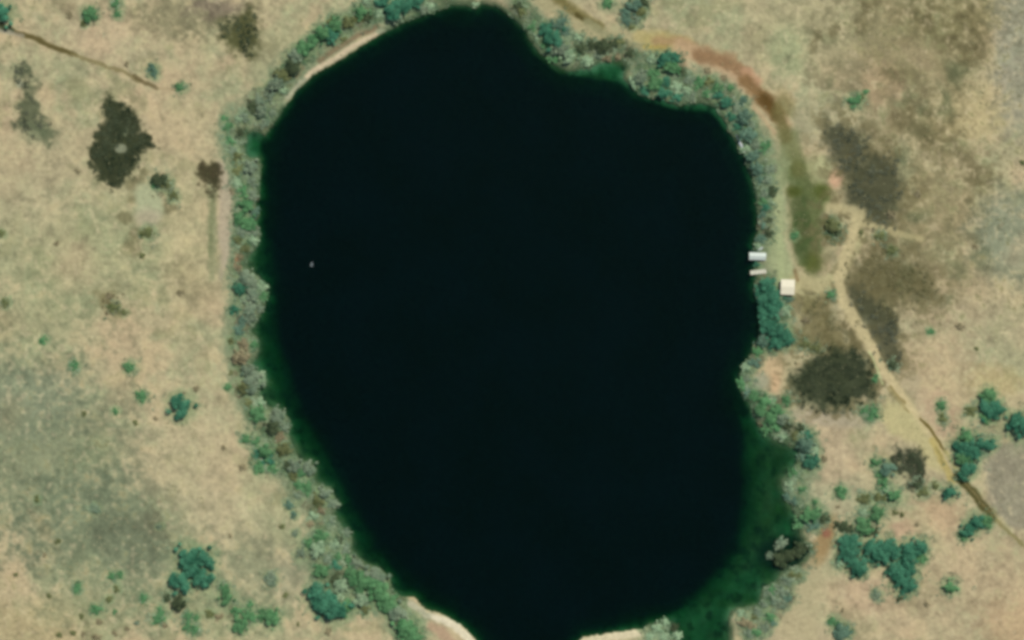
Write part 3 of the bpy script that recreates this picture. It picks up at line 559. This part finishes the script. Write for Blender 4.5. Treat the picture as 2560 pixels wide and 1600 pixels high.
# ---------------------------------------------------------------- trees and shrubs: x, y, radius, colour (t teal, g green, p pale, y grey-green, s slate, o olive, d dark, b brown)
CN = dict(t='teal', g='green', p='pale', y='grey', s='slate', o='olive', d='dark', b='brown')
WORD = dict(t='teal', g='bright green', p='pale green', y='grey-green', s='slate green', o='olive', d='blackish green', b='brown')
REGION = [  # phrase, x0, y0, x1, y1 - first match
 ('around the large dark crown in the south-west', 385,1370,590,1500), ('in the bushy ground of the south-west corner', 130,1415,720,1600), ('scattered over the open south-west grassland', 0,1180,620,1420),
 ('on the open western grassland', 0,700,540,1180), ('around the pale rock dome in the west', 330,430,470,660), ('on the north-western grassland by the rutted track', 0,0,480,700),
 ('on the north-west bank above the sandy beach', 640,100,870,340), ('at the north tip of the lake', 790,0,1250,100), ('around the small green cove of the west bank', 550,250,660,400),
 ('on the west bank opposite the brown thicket', 560,400,670,500), ('on the west bank north of the red-brown scar', 560,500,670,625), ('on the west bank between scar and narrow shelf', 560,625,680,810),
 ('on the west bank beside the narrow shelf', 560,810,670,985), ('on the south-west bank north of the tree clump', 560,985,745,1205), ('on the south-west bank below the blue-grey shrubs', 660,1205,860,1350),
 ('in the dense south-west lakeside clump', 740,1350,870,1600), ('on the south bank west of the white beach', 860,1320,1060,1600),
 ('on the north-east bank west of the green bay', 1250,0,1440,200), ('above the green bay of the north-east bank', 1440,0,1620,165), ('on the north-east point below the yellow track', 1580,130,1740,260),
 ('between brown track and lake in the north-east', 1740,160,1850,300), ('on the east bank beside the white rocks', 1820,240,1940,400), ('on the east bank north of the boathouse', 1880,400,1945,690),
 ('in the teal grove beside the cream-roofed cabin', 1885,690,1985,805), ('in the grove north of the tan beach', 1890,805,1985,925), ('along the lake below the tan beach', 1840,895,1960,1060),
 ('on the east bank above the broad green shelf', 1900,1000,2075,1200), ('on the east bank beside the broad green shelf', 1960,1200,2075,1325), ('around the dark shallows in the south-east', 1900,1340,2030,1460),
 ('on the south-east bank beside the green shallows', 1840,1460,1985,1600), ('on the south shore east of the sand spit', 1600,1530,1720,1600),
 ('in the big teal wood of the south-east', 2085,1335,2320,1485), ('between the pentagon thicket and the teal wood', 2075,1195,2260,1335), ('beside the pentagon thicket', 2150,1100,2330,1240),
 ('in the grove east of the south-east track', 2380,1070,2500,1200), ('in the eastern clump by the grey ground', 2330,960,2560,1080), ('along the south-east track', 2260,1180,2480,1350),
 ('on the sandy ground of the south-east corner', 2060,1440,2560,1600), ('around the great dark thicket in the east', 1990,850,2260,1050), ('in the meadow and track fork in the east', 1975,400,2120,880),
 ('on the mottled eastern upland', 2040,0,2560,960)]
ORD = 'northernmost,second from north,third from north,fourth from north,fifth from north,sixth from north,seventh from north,eighth from north,ninth from north,tenth from north,eleventh from north,twelfth from north,thirteenth from north,fourteenth from north,fifteenth from north,sixteenth from north,seventeenth from north,eighteenth from north'.split(',')
plants = []
for x, y, r, c in PL:
    reg = next((p for p, a, b_, c_, d_ in REGION if a <= x <= c_ and b_ <= y <= d_), 'on the open ground')
    tree = r >= 17
    size = 'small' if r < 11 else ('mid-sized' if r < 17 else ('' if r < 23 else 'large'))
    plants.append(dict(x=x, y=y, r=r, c=c, reg=reg, tree=tree, size=size))
seen = {}
for p in plants: seen.setdefault((p['reg'], p['c'], p['tree'], p['size']), []).append(p)
for (reg, c, tree, size), ps in seen.items():
    ps.sort(key=lambda q: (q['y'], q['x']))
    base = (size + ' ' if size else '') + WORD[c] + (' tree ' if tree else ' shrub ') + reg
    for k, p in enumerate(ps):
        p['label'] = base if len(ps) == 1 else base + ', ' + ORD[min(k, len(ORD) - 1)]
rp = random.Random(5)
for p in plants:
    x, y, r = p['x'], p['y'], p['r']; X, Y = W(x, y); m = r * MPP * 1.18
    z = max(gh(x, y), -.3); rz = rp.uniform(0, 6.28); k = rp.randrange(9)
    sx, sy = rp.uniform(.9, 1.2), rp.uniform(.9, 1.2)
    group = ('trees ' if p['tree'] else 'shrubs ') + p['reg']
    if p['tree']:
        hgt = m * rp.uniform(.65, .85)
        e = bpy.data.objects.new('tree', None); COL.objects.link(e)
        e.location = (X, Y, z); e.rotation_euler = (0, 0, rz); e.scale = (m * sx, m * sy, hgt)
        tag(e, p['label'], 'tree', group)
        ob('crown', cached('crown', k, CN[p['c']]), e); ob('trunk', cached('trunk', k, ''), e)
    else:
        o = ob('shrub', cached('shrub', k, CN[p['c']])); o.location = (X, Y, z); o.rotation_euler = (0, 0, rz); o.scale = (m * sx, m * sy, m * rp.uniform(.5, .75))
        tag(o, p['label'], 'shrub', group)

assert len({p['label'] for p in plants}) == len(plants), [p['label'] for p in plants if sum(q['label'] == p['label'] for q in plants) > 1][:5]
# ---------------------------------------------------------------- brush thickets: one thing each, many wiry clumps
def inside(x, y, pts):
    c = False; j = len(pts) - 1
    for i in range(len(pts)):
        xi, yi = pts[i]; xj, yj = pts[j]
        if (yi > y) != (yj > y) and x < (xj - xi) * (y - yi) / (yj - yi) + xi: c = not c
        j = i
    return c
TM = {'dark': leaf_mat('dark_brush', la((32, 44, 27)), la((66, 74, 52)), .13, 0), 'grey': leaf_mat('slate_brush', la((56, 62, 46)), la((92, 96, 76)), .13, .4),
      'olive': leaf_mat('olive_brush', la((78, 80, 48)), la((116, 110, 78)), .16, .6), 'brown': leaf_mat('brown_brush', la((50, 46, 30)), la((88, 80, 56)), .16, .3)}
def clump(vs, fs, X, Y, z, r, h, nleaf, rr):
    for k in range(nleaf):
        a = rr.random() * 6.28; d = r * math.sqrt(rr.random()); p = Vector((X + math.cos(a) * d, Y + math.sin(a) * d, z + h * rr.uniform(.25, 1) * (1 - .5 * d / r)))
        q = Vector((rr.gauss(0, .5), rr.gauss(0, .5), 1)).to_track_quat('Z', 'Y'); s = r * rr.uniform(.18, .38); a0 = rr.random() * 6.28; o = len(vs)
        for b in (0, 2.1, 4.0): vs.append(p + q @ Vector((math.cos(b + a0) * s, math.sin(b + a0) * s, 0)))
        fs.append((o, o + 1, o + 2))
rt = random.Random(3)
for kind, pts, soft, label, col in THICKETS:
    xs = [p[0] for p in pts]; ys = [p[1] for p in pts]; vs, fs = [], []
    ar = (max(xs) - min(xs)) * (max(ys) - min(ys)); dens = {'dark': .026, 'grey': .018, 'olive': .009, 'brown': .012}[kind]
    for k in range(int(ar * dens)):
        x, y = rt.uniform(min(xs) - 8, max(xs) + 8), rt.uniform(min(ys) - 8, max(ys) + 8)
        if not inside(x + rt.gauss(0, soft * 1.1), y + rt.gauss(0, soft * 1.1), pts): continue
        if rt.random() > {'dark': 1.1, 'grey': .85, 'olive': .7, 'brown': .9}[kind] + 2.2 * nz('b', x, y) + .8 * nz('a', x, y): continue
        if label.startswith('large blackish') and (x - 305) ** 2 + (y - 372) ** 2 < 14 ** 2: continue
        X, Y = W(x, y); r = rt.uniform(.5, 1.3); clump(vs, fs, X, Y, gh(x, y), r, r * rt.uniform(.6, 1.1), 16, rt)
    tag(ob('brush_thicket', mesh_from('brush_thicket', vs, fs, [TM[kind]])), label, 'thicket', 'dark brush thickets on the grassland')

# low ground cover nobody could count
def cover(name, label, cat, mat, count, test, r0, r1, seed, nl=5):
    rr = random.Random(seed); vs, fs = [], []
    done = 0; tries = 0
    while done < count and tries < count * 30:
        tries += 1; x, y = rr.uniform(-60, 2620), rr.uniform(-60, 1660)
        hit = test(x, y, rr)
        if not hit: continue
        if isinstance(hit, tuple): x, y = min(max(hit[1], -60), 2620), min(max(hit[2], -60), 1660)
        z = gh(x, y)
        if z < .13: continue
        X, Y = W(x, y); r = rr.uniform(r0, r1); clump(vs, fs, X, Y, z, r, r * .7, nl, rr); done += 1
    tag(ob(name, mesh_from(name, vs, fs, [mat])), label, cat, kind='stuff')
m_sage = leaf_mat('sagebrush_leaves', la((92, 96, 62)), la((130, 126, 92)), .05)
m_tuft = leaf_mat('dry_tufts', la((140, 134, 98)), la((180, 170, 130)), .05)
def t_sage(x, y, rr):
    w = .10 + .9 * max(0, min(1, (x - 1980) / 250)) * max(0, min(1, (900 - y) / 200)) + (.55 if (x < 520 and y > 1000) else 0)
    return rr.random() < w * max(0, .45 + nz('a', x, y) + nz('b', x, y))
cover('sagebrush', 'low olive sagebrush flecking the dry grassland', 'sagebrush', m_sage, 5200, t_sage, .35, .95, 21)
cover('dry_grass', 'pale dry grass tufts over the open ground', 'grass', m_tuft, 9000, lambda x, y, rr: rr.random() < .5 + nz('b', x, y), .25, .6, 22, 4)
m_reed, n, l, b = new_mat('bank_undergrowth_leaves')
q1 = noise(n, l, .16, 3); q2 = noise(n, l, .07, 3); q3 = noise(n, l, .5, 2)
c_ = mixrgb(n, l, c4(la((64, 94, 62))), c4(la((118, 136, 104))), ramp(n, l, q1.outputs['Fac'], .36, .62))
c_ = mixrgb(n, l, c_, c4(la((104, 98, 72))), ramp(n, l, q2.outputs['Fac'], .52, .68))
c_ = mixrgb(n, l, c_, c4(la((150, 164, 132))), ramp(n, l, q3.outputs['Fac'], .58, .75))
l.new(c_, b.inputs['Base Color']); b.inputs['Roughness'].default_value = .9
SOL = [(a, b, c) for a, b, c, d in PL if c >= 11 and d not in 'b']
def t_bank(x, y, rr):
    if rr.random() < .22:
        a, b, c = SOL[rr.randrange(len(SOL))]; return ('at', a + rr.gauss(0, c * .9), b + rr.gauss(0, c * .9))
    best = 1e9
    for pts, wd in BELTS:
        for (x0, y0), (x1, y1) in zip(pts[:-1], pts[1:]):
            dx, dy = x1 - x0, y1 - y0; t = max(0, min(1, ((x - x0) * dx + (y - y0) * dy) / (dx * dx + dy * dy)))
            best = min(best, math.hypot(x - x0 - t * dx, y - y0 - t * dy) / wd)
    if 700 < x < 1100 and y < 260 and math.hypot(x - 1130, y - 560) < 535: return False
    return best < .55 * (1 + .5 * nz('b', x, y))
cover('undergrowth', 'grey-green undergrowth crowding the lake banks', 'undergrowth', m_reed, 12500, t_bank, .5, 1.5, 23, 10)

# ---------------------------------------------------------------- built things on the east bank
def plain(name, c, rough=.7, scale=3, var=.12):
    m, n, l, b = new_mat(name); t = noise(n, l, scale, 4); c = np.array(c, float)
    l.new(mixrgb(n, l, c4(c * (1 - var)), c4(np.minimum(c * (1 + var), .85)), t.outputs['Fac']), b.inputs['Base Color']); b.inputs['Roughness'].default_value = rough; return m
M_roof = plain('cream_sheet_roof', alb((222, 214, 184)) * 1.0, .55, 1.2, .08); M_white = plain('white_sheet_roof', alb((206, 214, 200)) * .98, .85, 1.2, .10)
M_wall = plain('weathered_board', (.30, .26, .20)); M_dark = plain('dark_timber', (.09, .07, .05)); M_deck = plain('bleached_planks', alb((204, 200, 176)), .8, 4, .12)
M_glass = plain('window_glass', (.03, .04, .05), .1); M_hull = plain('grey_boat_paint', (.15, .17, .17), .4); M_rock = plain('pale_rock', (.50, .52, .50), .9, 1.0, .2); M_stone = plain('step_stone', (.3, .28, .25))
M_metal = plain('door_handle_metal', (.25, .25, .25), .3)
def boxes(name, bs, mat, parent=None, bev=.015):
    bm = bmesh.new()
    for (x0, y0, z0, x1, y1, z1) in bs:
        bmesh.ops.create_cube(bm, size=1, matrix=Matrix.Translation(((x0 + x1) / 2, (y0 + y1) / 2, (z0 + z1) / 2)) @ Matrix.Diagonal((x1 - x0, y1 - y0, z1 - z0, 1)))
    if bev: bmesh.ops.bevel(bm, geom=list(bm.edges), offset=bev, segments=1, affect='EDGES')
    m = bpy.data.meshes.new(name); bm.to_mesh(m); bm.free(); m.materials.append(mat); return ob(name, m, parent)
def gable(name, hx, hy, z0, rise, mat, parent, th=.06, ribs=.0):      # ridge along x, corrugated along the slope
    vs, fs = [], []; nseg = max(2, int(2 * hx / .25)) * 2
    for s in (-1, 1):
        for layer in (0, 1):
            for k in range(nseg + 1):
                x = -hx + 2 * hx * k / nseg; dz = (ribs if k % 2 else 0) - layer * th
                vs += [(x, s * hy, z0 + dz), (x, s * .004, z0 + rise + dz)]
    N = 2 * (nseg + 1)
    for s in range(2):
        b0 = s * 2 * N
        for k in range(nseg):
            for layer in (0, 1):
                o = b0 + layer * N + 2 * k; q = (o, o + 2, o + 3, o + 1); fs.append(q if (layer ^ s) == 0 else q[::-1])
            for e in (0,): fs.append((b0 + 2 * k + e, b0 + N + 2 * k + e, b0 + N + 2 * k + 2 + e, b0 + 2 * k + 2 + e))
        for k in (0, nseg): o = b0 + 2 * k; fs.append((o, o + 1, o + N + 1, o + N))
    return ob(name, mesh_from(name, vs, fs, [mat]), parent)
def house_walls(hx, hy, h, rise, mat, parent, z0=0):
    vs = [(-hx, -hy, z0), (hx, -hy, z0), (hx, hy, z0), (-hx, hy, z0), (-hx, -hy, h), (hx, -hy, h), (hx, hy, h), (-hx, hy, h), (-hx, 0, h + rise), (hx, 0, h + rise)]
    fs = [(0, 1, 5, 4), (2, 3, 7, 6), (1, 2, 6, 9, 5), (3, 0, 4, 8, 7)]
    return ob('wall', mesh_from('wall', vs, fs, [mat]), parent)
# cabin
X, Y = W(1967, 718); z = gh(1967, 718)
cab = bpy.data.objects.new('cabin', None); COL.objects.link(cab); cab.location = (X, Y, z); cab.rotation_euler = (0, 0, R(-2))
tag(cab, 'square cabin with a plain cream roof, between the teal grove and the track', 'cabin')
house_walls(3.05, 3.35, 2.5, .52, M_wall, cab, -.5)
rf = gable('roof', 3.45, 3.8, 2.48, .58, M_roof, cab, .06, .03); boxes('ridge_cap', [(-3.46, -.14, 3.075, 3.46, .14, 3.12)], M_roof, rf)
dr = boxes('door', [(3.055, -.5, .0, 3.1, .45, 2.05)], M_dark, cab); boxes('handle', [(3.105, .28, 1.0, 3.16, .36, 1.05)], M_metal, dr, .005)
boxes('step', [(3.12, -.7, -.25, 3.9, .65, -.02)], M_stone, cab)
for bx in ((3.055, 1.1, 1.0, 3.1, 2.2, 1.9), (-3.1, -1.0, 1.0, -3.055, .6, 1.9)):
    wdw = boxes('window', [bx], M_wall, cab); s = 1 if bx[0] > 0 else -1
    boxes('pane', [(min(bx[0], bx[3]) + (.047 if s > 0 else -.012), bx[1] + .08, bx[2] + .08, max(bx[0], bx[3]) + (.012 if s > 0 else -.047), bx[4] - .08, bx[5] - .08)], M_glass, wdw, .003)
# boathouse, on piles at the water's edge
X, Y = W(1893, 641)
bh = bpy.data.objects.new('boathouse', None); COL.objects.link(bh); bh.location = (X, Y, .45); bh.rotation_euler = (0, 0, R(-2))
tag(bh, 'boathouse with a white ridged roof jutting over the water, north of the pale jetty', 'boathouse')
house_walls(3.85, 1.5, 2.0, .72, M_wall, bh, .06)
rf = gable('roof', 4.2, 1.85, 1.98, .88, M_white, bh, .06, .03); boxes('ridge_cap', [(-4.21, -.12, 2.86, 4.21, .12, 2.92)], M_white, rf)
boxes('floor', [(-4.1, -1.6, -.12, 4.1, 1.6, .05)], M_dark, bh)
boxes('door', [(-3.91, -1.05, .08, -3.86, 1.05, 1.9)], M_dark, bh)
for px_ in (-3.6, -1.2, 1.2, 3.6):
    for py_ in (-1.4, 1.4): boxes('post', [(px_ - .1, py_ - .1, -3.2 if px_ < 0 else -1.2, px_ + .1, py_ + .1, -.13)], M_dark, bh)
# jetty
X, Y = W(1895, 680)
jt = bpy.data.objects.new('jetty', None); COL.objects.link(jt); jt.location = (X, Y, max(gh(1912, 678), gh(1900, 680), .6) + .12); jt.rotation_euler = (0, 0, R(6))
tag(jt, 'narrow jetty of pale bleached planks running into the lake, south of the boathouse', 'jetty')
boxes('deck', [(-3.95 + k * .2, -1.05, 0, -3.95 + k * .2 + .185, 1.05, .05) for k in range(40)], M_deck, jt, .004)
for yy in (-.8, .8): boxes('beam', [(-3.95, yy - .07, -.2, 4.0, yy + .07, -.003)], M_dark, jt)
for px_ in (-3.7, -1.3, 1.1, 3.5):
    for yy in (-1.15, 1.15): boxes('post', [(px_ - .08, yy - .08, -3 if px_ < 0 else -1.4, px_ + .08, yy + .08, .35)], M_dark, jt)
# dinghy on the open water
X, Y = W(780, 660)
dg = bpy.data.objects.new('dinghy', None); COL.objects.link(dg); dg.location = (X, Y, .0); dg.rotation_euler = (0, 0, R(80))
tag(dg, 'small pale grey dinghy alone on the dark water off the west bank', 'dinghy')
vs, fs = [], []; NS, NR = 13, 9
for layer, off in ((0, 0), (1, .05)):
    for i in range(NS):
        t = i / (NS - 1); x = -1.35 + 2.7 * t; bw = .68 * (1 - max(0, (t - .45) / .55) ** 2.2) * (.88 + .12 * math.sin(math.pi * min(1, t * 1.6))); bw = max(bw - off, .015); zt = .38 + .14 * t * t
        for j in range(NR):
            a = -math.pi / 2 + math.pi * j / (NR - 1); vs.append((x - (off if i == NS - 1 else 0), math.sin(a) * bw, zt - (math.cos(a) ** .7 if math.cos(a) > 0 else 0) * (zt + .14 - off)))
for layer in (0, 1):
    o = layer * NS * NR
    for i in range(NS - 1):
        for j in range(NR - 1):
            q = (o + i * NR + j, o + i * NR + j + 1, o + (i + 1) * NR + j + 1, o + (i + 1) * NR + j); fs.append(q if layer == 0 else q[::-1])
    fs.append(tuple(o + j for j in range(NR)))
for i in range(NS - 1):
    for j in (0, NR - 1): a = i * NR + j; fs.append((a, a + NR, a + NR + NS * NR, a + NS * NR))
ob('hull', mesh_from('hull', vs, fs, [M_hull]), dg)
for xx in (-1.0, -.1, .6):
    hw = .55 if xx < .5 else .44
    boxes('seat', [(xx - .11, -hw, .24, xx + .11, hw, .27)], M_hull, dg, .004)
# pale rocks on the east bank
def rock(x, y, lx, ly, h, rot, label, seed, name='rock'):
    bm = bmesh.new(); bmesh.ops.create_icosphere(bm, subdivisions=3, radius=1); rr = random.Random(seed)
    from mathutils import noise as mn
    for v in bm.verts:
        k = 1 + .35 * mn.noise(v.co * 1.6 + Vector((seed * 7, 0, 0))) + .12 * mn.noise(v.co * 5)
        v.co = Vector((v.co.x * k * lx, v.co.y * k * ly, v.co.z * k * h))
    m = bpy.data.meshes.new(name); bm.to_mesh(m); bm.free(); m.materials.append(M_rock)
    o = ob(name, m); X, Y = W(x, y); o.location = (X, Y, max(gh(x, y), 0) + h * .25); o.rotation_euler = (0, 0, R(rot)); tag(o, label, 'rock', 'pale rocks at the waterline of the east bank')
rock(1852, 362, 2.1, .6, .6, -62, 'longest pale rock slab at the waterline of the north-east bank', 1)
rock(1843, 343, 1.4, .4, .4, -65, 'thin pale rock sliver north of the longest slab on the north-east bank', 2)
rock(1859, 378, 1.0, .5, .5, -50, 'short pale rock just south of the longest slab on the north-east bank', 3)
rock(1900, 622, 1.3, .7, .5, 30, 'pale rock among shrubs just north of the boathouse', 4)
